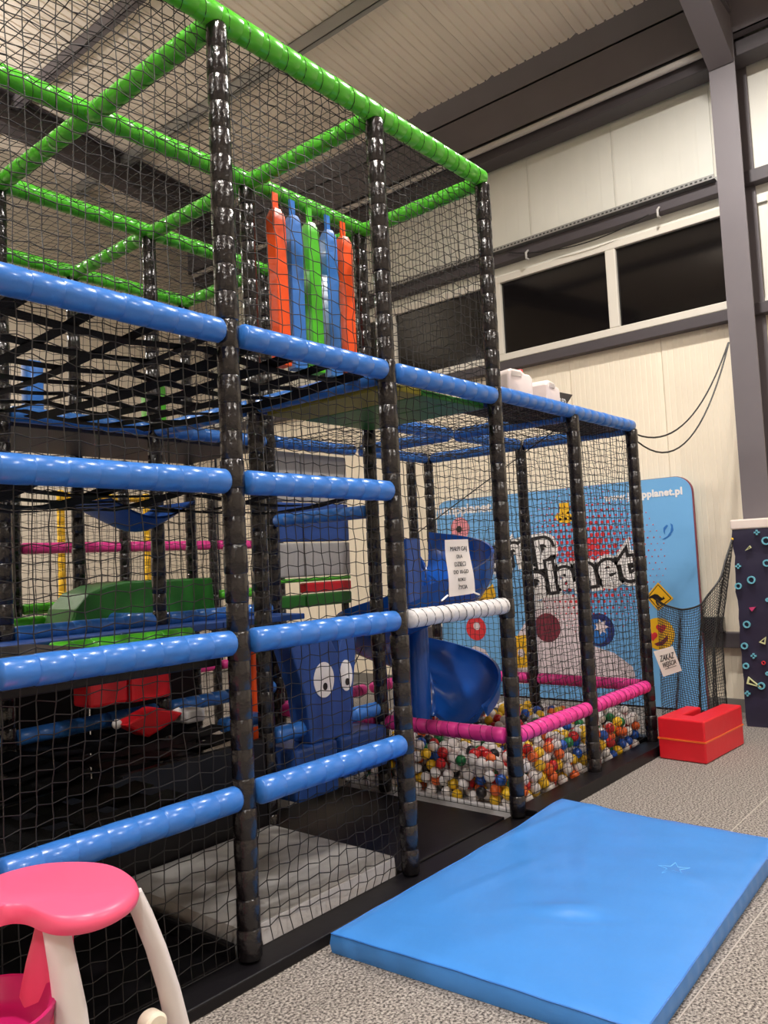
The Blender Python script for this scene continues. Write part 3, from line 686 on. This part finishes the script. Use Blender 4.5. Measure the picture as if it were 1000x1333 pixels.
MB().prism([(0, 0), (.20, -.01), (.14, .06), (.24, .14), (0, .13)], (3.38, .29, Z4+.14), (1, 0, 0), (0, 0, 1), (0, .012, 0)).build('plate', mat('sign_black', (44, 40, 42), .5), ar)
MB().box((3.40, .295, Z4+.03), (3.46, .30, Z4+.15)).build('foot', V_BLACK, ar)
text_obj('lettering', 'LED', .055, P_WHITE, (3.45, .288, Z4+.205), (1, 0, 0), (0, 0, 1), ar)
# cables
def sag(a, b, s, n=18):
    a, b = np.array(a), np.array(b); return [a+(b-a)*i/n+np.array([0, 0, -s*4*(i/n)*(1-i/n)]) for i in range(n+1)]
tag(MB().tube(sag((5.39, -.38, 3.36), (4.056, -.01, 2.46), .30), .007, 6).build('hanging_cable', CABLE, smooth=True), 'black cable sagging from the column to the pit corner post, upper one', 'cable')
tag(MB().tube(sag((5.39, -.385, 3.36), (4.056, -.02, 2.40), .42), .007, 6).build('hanging_cable', CABLE, smooth=True), 'black cable sagging from the column to the pit corner post, lower one', 'cable')
tag(MB().tube(sag((5.655, .35, 4.86), (5.655, 1.95, 4.94), .12), .006, 6).build('hanging_cable', CABLE, smooth=True), 'thin black cable looping under the cable tray on the window wall', 'cable')
# notice on the front net
sg = thing('paper_notice', (1.53, -.01, 1.35), 'white paper notice with age limit tied to the net above the white rail', 'notice')
c4 = [atY(u, v, .005) for u, v in ((577, 703), (607, 702), (617, 772), (583, 777))]
mb = MB(); g = []
for i in range(9):
    r_ = []
    for j in range(7):
        t, s = i/8, j/6; a = c4[0]*(1-s)+c4[1]*s; b = c4[3]*(1-s)+c4[2]*s; p = a*(1-t)+b*t; p = p+np.array([0, -.012-.01*math.sin(PI*s)+.004*math.sin(t*7), 0]); r_.append(tuple(p))
    g.append(r_)
mb.sheet(g); mb.sheet([[(p[0], p[1]+.0015, p[2]) for p in r_] for r_ in g]); mb.build('sheet', PAPER, sg, smooth=True)
top = (c4[0]+c4[1])/2; bot = (c4[2]+c4[3])/2; xd = c4[1]-c4[0]
for i, t in enumerate(('MAŁPI GAJ', 'DLA', 'DZIECI', 'DO 10-GO', 'ROKU', 'ŻYCIA')):
    k = .17+i*.138; p = top*(1-k)+bot*k; text_obj('lettering', t, .043, INK, (p[0]-.012, p[1]-.026, p[2]), tuple(xd), (0, 0, 1), sg, fit=.017*len(t))
for a, b in (((583, 775), (575, 782)), ((616, 771), (624, 774))):
    p, q = atY(*a, -.012), atY(*b, -.012); MB().tube([p, q], .005, 5).build('tape', TAPE, sg)
# banner
BX = 5.62
bn = thing('advertising_banner', (BX, 1.6, 0), 'large light blue advertising board with rounded corners behind the ball pit', 'banner')
def rrect(y0, y1, z0, z1, r):
    out = []
    for cx, cz, a0 in ((y1-r, z1-r, 0), (y0+r, z1-r, 90), (y0+r, z0+.02, 180), (y1-r, z0+.02, 270)):
        rr = r if a0 < 180 else .02
        if a0 >= 180: cx = y0+.02 if a0 == 180 else y1-.02
        for k in range(9): th = math.radians(a0+k*11.25); out.append((cx+rr*math.cos(th), cz+rr*math.sin(th)))
    return out
MB().prism(rrect(.12, 3.12, .02, 2.23, .16), (BX, 0, 0), (0, 1, 0), (0, 0, 1), (.06, 0, 0)).build('board', [B_BLUE], bn)
MB().prism(rrect(.114, 3.126, .015, 2.234, .163), (BX+.012, 0, 0), (0, 1, 0), (0, 0, 1), (.04, 0, 0)).build('edge_strip', mat('edge_wine', (140, 60, 76), .5), bn)
_lay = [0]
def bp_(u, v):
    p = atX(u, v, BX); return p[1], p[2]
def flat(name, polys, M_, lay):
    mb = MB(); x = BX-.0015*lay
    for P_ in polys: mb.prism(P_, (x, 0, 0), (0, 1, 0), (0, 0, 1), (.0012, 0, 0))
    return mb.build(name, M_, bn)
def disc(u, v, rpx, n=20, sq=1.0):
    """a round print of radius rpx metres centred on the pixel's spot on the board"""
    y, z = bp_(u, v); return [(y+rpx*math.cos(2*PI*k/n), z+rpx*sq*math.sin(2*PI*k/n)) for k in range(n)]
def pix(pp): return [bp_(*p) for p in pp]
# pale shapes low on the board
flat('print', [pix([(655, 880), (660, 850), (690, 800), (715, 770), (750, 775), (760, 800), (770, 840), (800, 850), (824, 868), (828, 882), (815, 890), (660, 890)])], P_PALE, 1)
flat('print', [pix([(600, 872), (606, 852), (618, 840), (632, 846), (642, 862), (640, 874)])], P_PALE, 1)
flat('print', [disc(713, 817, .155)], P_MAROON, 2); flat('print', [disc(780, 820, .17)], P_NAVY, 2); flat('print', [disc(777, 822, .125)], P_DKBLUE, 3)
yc, zc = bp_(783, 816); flat('print', [[(yc+(.085 if k % 2 else .045)*math.cos(2*PI*k/14), zc+(.085 if k % 2 else .045)*math.sin(2*PI*k/14)) for k in range(14)]], P_PALE, 4)
flat('print', [disc(620, 818, .135)], P_RED, 2); flat('print', [disc(621, 815, .045)], P_PALE, 3)
flat('print', [pix([(669, 828), (688, 826), (690, 868), (671, 870)])], P_YEL, 2); flat('print', [disc(679, 850, .045)], P_PALE, 3)
flat('print', [disc(599, 688, .13)], P_PINK, 2); flat('print', [disc(598, 689, .04)], P_BLACK, 3)
flat('print', [pix([(728, 655), (741, 654), (741, 667), (748, 674), (741, 681), (728, 680), (722, 672), (729, 667)])], P_YEL, 2)
flat('print', [pix([(632, 768), (642, 760), (646, 776), (634, 786), (622, 783)])], P_YEL, 2)
# halftone dots
dots = []
cy, cz = bp_(765, 728)
for i in range(-16, 17):
    for j in range(-16, 17):
        y = cy+.062*(i+.5*(j % 2)); z = cz+.062*j; q = math.hypot((y-cy)*.95, z-cz)
        if q < .78: 
            rr = max(.006, .038*(1-q/.80))*random.uniform(.7, 1.15); dots.append([(y+rr*math.cos(2*PI*k/10), z+rr*math.sin(2*PI*k/10)) for k in range(10)])
flat('print_dots', dots, P_RED, 2)['kind'] = 'stuff'
# logo
def bxyz(u, v, lay): y, z = bp_(u, v); return (BX-.0015*lay, y, z)
xa, xb = np.array(bxyz(690, 757, 0)), np.array(bxyz(822, 735, 0)); xd = (xb-xa)
for lay, off, M_ in ((3, .075, P_WHITE), (5, .045, P_BLACK), (7, .012, P_WHITE)):
    p = (xa+xb)/2; text_obj('lettering', 'planet', .44, M_, (BX-.0015*lay, p[1], p[2]), tuple(xd), (0, 0, 1), bn, offset=off, spacing=1.12)
    p = np.array(bxyz(668, 718, 0)); text_obj('lettering', 'jump', .44, M_, (BX-.0015*lay, p[1], p[2]), tuple(xd), (0, 0, 1), bn, offset=off, spacing=1.16)
xa, xb = np.array(bxyz(787, 649, 0)), np.array(bxyz(889, 639, 0))
p = (xa+xb)/2; text_obj('lettering', 'www.jumpplanet.pl', .135, P_WHITE, (BX-.003, p[1], p[2]), tuple(xb-xa), (0, 0, 1), bn, fit=float(np.linalg.norm(xb-xa)), offset=.006, spacing=1.06)
xa, xb = np.array(bxyz(569, 666, 0)), np.array(bxyz(640, 660, 0)); p = (xa+xb)/2
text_obj('lettering', 'jumpplanet', .13, P_WHITE, (BX-.003, p[1], p[2]), tuple(xb-xa), (0, 0, 1), bn, fit=float(np.linalg.norm(xb-xa)), offset=.005)
# swirl
flat('print', [pix([(873, 681), (876, 683), (877, 690), (873, 697), (866, 702), (862, 702), (869, 698), (873, 692), (874, 686)])], P_DKBLUE, 2)
flat('print', [pix([(868, 683), (870, 684), (866, 690), (866, 696), (864, 692), (864, 687)])], P_DKBLUE, 2)
# warning sign with kangaroo outline
flat('print', [pix([(857, 758), (877, 779), (857, 795), (841, 777)])], P_YEL, 2)
flat('print', [pix([(857, 760.5), (874.5, 779), (857, 792.5), (843.5, 777)]), ], P_BLACK, 3); flat('print', [pix([(857, 762), (873, 779), (857, 791), (845, 777)])], P_YEL, 4)
flat('print', [pix([(843, 778), (848, 775.5), (853, 773), (857, 774), (860, 777), (863, 778.5), (864, 776), (865.3, 778), (866.5, 779.3), (864, 780.5), (861, 782), (859.5, 783.5), (858, 783), (856.5, 784), (858, 787), (859.5, 788), (857, 788), (854.5, 785), (854, 781.5), (850, 778.5), (846, 779)])], P_BLACK, 5)
# smiling face
flat('print', [disc(858, 825, .155, 28)], P_YEL, 2)
def heart(u, v, s): 
    y, z = bp_(u, v); return [(y+s*(16*math.sin(t)**3)/16, z+s*(13*math.cos(t)-5*math.cos(2*t)-2*math.cos(3*t)-math.cos(4*t))/16) for t in [2*PI*k/24 for k in range(24)]]
flat('print', [heart(861, 818, .05), heart(850, 828, .05)], P_RED, 3); flat('print', [pix([(852, 838), (862, 834), (870, 826), (869, 834), (863, 840), (856, 841)])], P_MAROON, 3)
# ------------------------------------------------------------------ right hand corner
# patterned column padding
cpd = thing('column_pad', (5.5, -.62, 0), 'navy padded column cover with bright rings, triangles and crosses', 'column pad')
PX, PYL, PYR, PH = 5.2, -.345, -.95, 1.68
mb = MB(); rows = 22; ring = []
pl_ = [(PX, PYL), (PX, PYL-.15), (PX, PYL-.3), (PX, PYL-.45), (PX, PYR), (5.37, PYR), (5.37, PYL)]
g = []
for i in range(rows+1):
    z = PH*i/rows; g.append([(x+(.008*math.sin(z*17+y*9)+.005*math.sin(z*31) if x < 5.3 else 0), y+(.004*math.sin(z*13+x)+.004*math.sin(z*29) if x < 5.3 else 0)*(1 if y > -.5 else -1), z) for x, y in pl_])
for i in range(rows+1): g[i].append(g[i][0])
mb.sheet(g); mb.add(g[-1][:-1], [tuple(range(7))]); mb.build('cover', V_NAVY, cpd, smooth=.9)
MB().box((PX-.01, PYR, PH), (5.385, PYL+.012, PH+.085)).build('top_foam', mat('foam_white', (230, 216, 208), .8), cpd, bevel=.012)
def cp(u, v): p = atX(u, v, PX-.022); return p[1], p[2]
def cflat(name, polys, M_):
    mb = MB()
    for P_ in polys: mb.prism(P_, (PX-.024, 0, 0), (0, 1, 0), (0, 0, 1), (.02, 0, 0))
    return mb.build(name, M_, cpd)
def ringpoly(u, v, r, w_):
    y, z = cp(u, v); mb = MB(); n = 20
    V = [(PX-.024, y+rr*math.cos(2*PI*k/n), z+rr*math.sin(2*PI*k/n)) for rr in (r, r-w_) for k in range(n)]; V += [(PX-.004, a, b) for _, a, b in V]
    Fq = [(k, (k+1) % n, n+(k+1) % n, n+k) for k in range(n)]+[(k, 2*n+k, 2*n+(k+1) % n, (k+1) % n) for k in range(n)]+[(n+k, n+(k+1) % n, 3*n+(k+1) % n, 3*n+k) for k in range(n)]
    return mb.add(V, Fq)
for u, v, r in ((978, 755, .033), (997, 704, .034), (998, 733, .03), (961, 763, .028), (972, 813, .03), (969, 841, .028), (971, 867, .026), (991, 893, .03), (999, 781, .016), (999, 877, .016)):
    ringpoly(u, v, r, .011).build('print_ring', P_CYAN, cpd)
ringpoly(994, 863, .016, .006).build('print_ring', P_RED, cpd)
def tri(pp, M_): 
    P_ = [cp(*q) for q in pp]; c = (sum(a for a, _ in P_)/3, sum(b for _, b in P_)/3); mb = MB(); x = PX-.024
    I_ = [(c[0]+(a-c[0])*.62, c[1]+(b-c[1])*.62) for a, b in P_]
    for k in range(3): k2 = (k+1) % 3; mb.prism([P_[k], P_[k2], I_[k2], I_[k]], (x, 0, 0), (0, 1, 0), (0, 0, 1), (.02, 0, 0))
    mb.build('print_triangle', M_, cpd)
tri([(970, 717), (976, 710), (978, 713)], P_CREAM); tri([(988, 836), (997, 829), (996, 839)], P_CREAM); tri([(974, 881), (991, 895), (972, 890)], P_CREAM)
cflat('print_triangle', [[cp(975, 791), cp(984, 790), cp(979, 796)]], P_MAGENTA)
for u, v in ((985, 693), (961, 737), (981, 854), (973, 903)):
    y, z = cp(u, v); a, b = .022, .007
    cflat('print_cross', [[(y-a, z-b), (y+a, z-b), (y+a, z+b), (y-a, z+b)], [(y-b, z-a), (y+b, z-a), (y+b, z+a), (y-b, z+a)]], P_CYAN)
# loose net from the pit corner to the column pad
A_, B_ = np.array([4.03, -.07]), np.array([5.19, -.325])
def loose(S, T):
    u = S*(1-.22*np.clip(T*2.0, 0, 1)*S)
    xy = A_+(B_-A_)*u[..., None]
    top = 1.16*(1-S)+1.60*S-.36*4*S*(1-S)*(.7+.3*S); bot = .17+.06*np.sin(S*9)-.06*S
    z = top*(1-T)+bot*T
    fold = .035*np.sin(S*22+T*3)*(.3+T)*np.minimum(1, S*6)*np.minimum(1, (1-S)*6)
    return np.stack([xy[..., 0], xy[..., 1]-.02+fold, z], -1)
ln = net(None, (4, 0, .2), (1.2, 0, 0), (0, 0, .95), cell=.02, r=.0026, wob=.002, name='loose_net', warp=lambda S, T: loose(S, T))
tag(ln, 'fine black net sagging from the pit corner to the padded column', 'net')
S_ = np.linspace(0, 1, 26); e_ = loose(S_, np.zeros(26)); MB().tube([tuple(p) for p in e_], .008, 6).build('edge_rope', LACE, ln, smooth=True)
MB().add(*uvsphere(10, 6, .012)).build('knot', V_YELLOW, ln, loc=tuple(e_[-1]))
# paper on the loose net
pn = thing('paper_notice', (4.25, -.14, .55), 'tilted white paper notice hanging on the fine black net', 'notice')
c4 = [atY(u, v, -.16) for u, v in ((851, 848), (876, 841), (888, 873), (864, 881))]
MB().add([tuple(p) for p in c4]+[tuple(p+np.array([0, .002, 0])) for p in c4], [(0,1,2,3),(7,6,5,4),(0,4,5,1),(1,5,6,2),(2,6,7,3),(3,7,4,0)]).build('sheet', PAPER, pn)
xd = c4[1]-c4[0]; yd = c4[0]-c4[3]; ctr = sum(c4)/4
for t, k, sz in (('ZAKAZ', .16, .085), ('WEJŚCIA', -.10, .085)):
    p = ctr+yd*k; text_obj('lettering', t, sz, INK, (p[0], p[1]-.003, p[2]), tuple(xd), tuple(yd), pn, fit=float(np.linalg.norm(xd))*.72)
p = ctr-yd*.25; MB().add([tuple(p+xd*a+yd*b+np.array([0, -.002, 0])) for a, b in ((-.3, -.015), (.3, -.015), (.3, .015), (-.3, .015))], [(0, 1, 2, 3)]).build('printed_line', mat('ink_grey', (120, 116, 116), .6), pn)
foam('foam_bar', (5.60, -.08, .74), (5.70, .108, .89), V_BLACK, 'short black foam bar fixed above the knee height wall rail', 'foam bar', .012)
# red foam seat
rs = thing('foam_bench', (4.2, -.28, 0), 'red U shaped foam bench with orange tape on the carpet', 'foam bench')
H_ = .30; aw = .15
rot = .06; base = np.array([3.80, -.47])
def rp_(x, y): c, s = math.cos(-rot), math.sin(-rot); return (base[0]+x*c-y*s, base[1]+x*s+y*c)
up_ = [(0, 0), (.74, 0), (.74, aw), (aw+.02, aw), (aw+.02, .23), (.52, .23), (.52, .23+.12), (0, .23+.12)]
MB().prism([rp_(*q) for q in up_], (0, 0, .002), (1, 0, 0), (0, 1, 0), (0, 0, H_)).build('body', V_RED, rs, bevel=.012)
ob = [(-.003, -.003), (.743, -.003), (.743, aw+.003), (aw+.023, aw+.003), (aw+.023, .227), (.523, .227), (.523, .233+.12), (-.003, .233+.12)]
MB().prism([rp_(*q) for q in ob], (0, 0, .145), (1, 0, 0), (0, 1, 0), (0, 0, .012)).build('tape', ORANGE_TAPE, rs)

# ------------------------------------------------------------------ blue gym mat
gmat = thing('gym_mat', (1.3, -.75, 0), 'blue vinyl gym mat lying on the carpet in front of the entrance', 'mat')
TH = .085
cn = [atZ(433, 1213, TH), atZ(728, 1044, TH), atZ(1004, 1092, TH), atZ(858, 1340, TH)]
cn = [np.array([.29, -.155]), np.array([2.30, -.125]), np.array([2.27, -1.33]), np.array([.37, -1.41])]
nx, ny = 72, 46; g = []
def crease(u, v, u0, v0, du, dv, wid, amp, ln_):
    L_ = math.hypot(du, dv); a = ((u-u0)*du+(v-v0)*dv)/L_; b = (-(u-u0)*dv+(v-v0)*du)/L_
    return 1.5*amp*math.exp(-(b/wid)**2)*math.exp(-(a/ln_)**2)
for i in range(nx+1):
    r_ = []
    for j in range(ny+1):
        u, v = i/nx, j/ny; p = (cn[0]*(1-u)+cn[1]*u)*(1-v)+(cn[3]*(1-u)+cn[2]*u)*v
        e_ = min(u*2, (1-u)*2, v*1.2, (1-v)*1.2)
        h = TH-.010*math.exp(-e_*60)+.006*math.sin(u*5+1)*math.sin(v*4)
        h += crease(u, v, .62, .42, .3, -.22, .03, .008, .3)+crease(u, v, .33, .55, .15, .4, .025, .010, .10)+crease(u, v, .30, .62, .12, .4, .02, -.008, .10)
        h += crease(u, v, .80, .10, .25, .1, .03, .008, .2)+crease(u, v, .45, .25, .3, .1, .03, .005, .16)+crease(u, v, .62, .8, .1, -.3, .03, .006, .12)
        h += .0015*math.sin(u*37+v*11)*math.sin(v*23-u*9)
        h += .02*math.exp(-((u-.93)/.12)**2-((v-.02)/.25)**2)
        r_.append((p[0], p[1], h))
    g.append(r_)
mb = MB(); mb.sheet(g)
per = [(i, 0) for i in range(nx)]+[(nx, j) for j in range(ny)]+[(i, ny) for i in range(nx, 0, -1)]+[(0, j) for j in range(ny, 0, -1)]
tp = [g[i][j] for i, j in per]; m_ = len(tp); cc = np.array([1.3, -.75])
mid = []; 
for k, p in enumerate(tp):
    d = np.array(p[:2])-cc; d = d/np.linalg.norm(d); q = np.array(p[:2])+d*(.008+.003*math.sin(k*1.7)); mid.append((q[0], q[1], p[2]*.5))
bt = [(p[0], p[1], .001) for p in tp]
mb.add(tp+mid+bt, [(k, (k+1) % m_, (k+1) % m_+m_, k+m_) for k in range(m_)]+[(k+m_, (k+1) % m_+m_, (k+1) % m_+2*m_, k+2*m_) for k in range(m_)]+[tuple(range(2*m_, 3*m_))])
me_o = mb.build('body', V_MAT, gmat, smooth=.9)
MB().tube([(p[0], p[1], p[2]-.001) for p in tp]+[tp[0]], .0035, 5).build('seam_piping', V_BLUE, gmat, smooth=True)
sc_ = atZ(877, 1131, TH); st_ = []
for k in range(11):
    r_ = .07 if k % 2 == 0 else .028; a = 2*PI*k/10+.3; x_, y_ = sc_[0]+r_*math.cos(a)*1.2, sc_[1]+r_*math.sin(a)
    st_.append((x_, y_, TH+.004+.008))
def top_z(x_, y_):
    v = (cn[0][1]-y_)/1.24; u = (x_-cn[0][0])/2.0; i = min(nx, max(0, round(u*nx))); j = min(ny, max(0, round(v*ny))); return g[i][j][2]
MB().tube([(a, b, top_z(a, b)+.0005) for a, b, _ in st_], .0022, 4).build('chalk_star', mat('chalk_blue', (120, 190, 240), .6), gmat)

# ------------------------------------------------------------------ pink toy table
ty = thing('toy_table', (-.95, -.44, 0), 'pink and white plastic toy table with kidney shaped top', 'toy table')
TZ = .705
tc_ = atZ(88, 1160, TZ)
outl = [atZ(u, v, TZ)[:2] for u, v in ((180, 1145), (178, 1158), (160, 1174), (130, 1187), (100, 1193), (72, 1193), (52, 1187), (36, 1179), (18, 1177), (0, 1180), (-22, 1190), (-55, 1200), (-90, 1198), (-110, 1183), (-100, 1165), (-60, 1150), (-20, 1142), (20, 1128), (60, 1120), (100, 1118), (140, 1120), (168, 1131))]
# smooth closed outline
def chaikin(P_, n=2):
    for _ in range(n):
        Q = []
        for i in range(len(P_)): a, b = np.array(P_[i]), np.array(P_[(i+1) % len(P_)]); Q += [a*.75+b*.25, a*.25+b*.75]
        P_ = Q
    return P_
ou = chaikin(outl); cx = sum(ou)/len(ou); V = []; rings = [(1.0-.10, TZ+.000), (1-.04, TZ-.004), (1.0, TZ-.014), (1.015, TZ-.028), (1.0, TZ-.042), (.95, TZ-.05), (.88, TZ-.045)]
for s, z in rings: V += [(cx[0]+(p[0]-cx[0])*s, cx[1]+(p[1]-cx[1])*s, z) for p in ou]
n = len(ou); Fq = [(i*n+k, i*n+(k+1) % n, (i+1)*n+(k+1) % n, (i+1)*n+k) for i in range(len(rings)-1) for k in range(n)]+[tuple(range(n)), tuple((len(rings)-1)*n+k for k in range(n))]
MB().add(V, Fq).build('top', PINK_PL, ty, smooth=1.0)
def leg(name, pts_px, Ys, wpx, M_, thick=.02):
    """a flat curved leg: centre line given as points (x, y, z) and half widths"""
    mb = MB(); rows = []
    view = np.array([RIGHT[0], RIGHT[1], 0]); view /= np.linalg.norm(view); nrm = np.array([-view[1], view[0], 0])*-1
    for p, w_ in zip(pts_px, wpx):
        p = np.array(p); rows.append([tuple(p-view*w_+nrm*thick*.2), tuple(p-view*w_*.7-nrm*thick), tuple(p+view*w_*.7-nrm*thick), tuple(p+view*w_+nrm*thick*.2), tuple(p+view*w_*.6+nrm*thick*1.2), tuple(p-view*w_*.6+nrm*thick*1.2)])
    for r_ in rows: r_.append(r_[0])
    mb.sheet(rows); mb.add(rows[0][:-1], [tuple(range(6))]); mb.add(rows[-1][:-1], [tuple(range(6))])
    return mb.build(name, M_, ty, smooth=1.3)
def ln_at(u, v, y): return atY(u, v, y)
def down(pp, y0, y1):
    n_ = len(pp); out = [ln_at(u, v, y0+(y1-y0)*i/(n_-1)) for i, (u, v) in enumerate(pp)]
    a_, b_ = out[-2], out[-1]; k = (.0-b_[2])/(b_[2]-a_[2]) if b_[2] > 0 else 0
    if k: out.append(b_+(b_-a_)*k)
    return out
q = down([(171, 1160), (186, 1190), (204, 1235), (220, 1285), (232, 1335), (238, 1380)], -.47, -.48); leg('leg', q, None, [.030, .030, .031, .033, .035, .038, .042][:len(q)], WHITE_PL)
q = down([(71, 1192), (77, 1225), (84, 1262), (92, 1310), (98, 1365), (102, 1420)], -.435, -.51); leg('leg', q, None, [.036, .037, .039, .043, .046, .049, .052][:len(q)], WHITE_PL)
q = down([(75, 1190), (70, 1220), (66, 1250), (62, 1290), (60, 1330), (58, 1370)], -.35, -.33); leg('rear_support', q, None, [.052, .056, .064, .072, .08, .084, .088][:len(q)], PINK_PL, .03)
# lower tray
tcn = atY(-25, 1352, -.36); tz = float(tcn[2]); mb = MB()
pr = [(.0, .0), (.12, .0), (.15, .02), (.165, .065), (.173, .07), (.178, .065), (.17, .03), (.15, -.015), (.0, -.02)]
mb.lathe([(max(r_, .001), z) for r_, z in pr], 36, (tcn[0], tcn[1], tz)); mb.build('tray', PINK_DK, ty, smooth=.8)
for a in (.4, 2.5, 4.6): MB().tube([(tcn[0]+.09*math.cos(a), tcn[1]+.09*math.sin(a), tz-.01), (tcn[0]+.12*math.cos(a), tcn[1]+.12*math.sin(a), 0.0)], .02, 8).build('foot', PINK_DK, ty, smooth=True)
kb = atY(199, 1334, -.50); MB().tube([kb+np.array([0, .03, 0]), kb+np.array([0, .02, 0]), kb+np.array([0, -.015, 0]), kb+np.array([0, -.022, 0])], [.03, .036, .036, .028], 24).build('knob', mat('plastic_cream', (238, 226, 206), .4), ty, smooth=.7)
print('SCENE OK', len(bpy.data.objects), 'balls', len(pts))
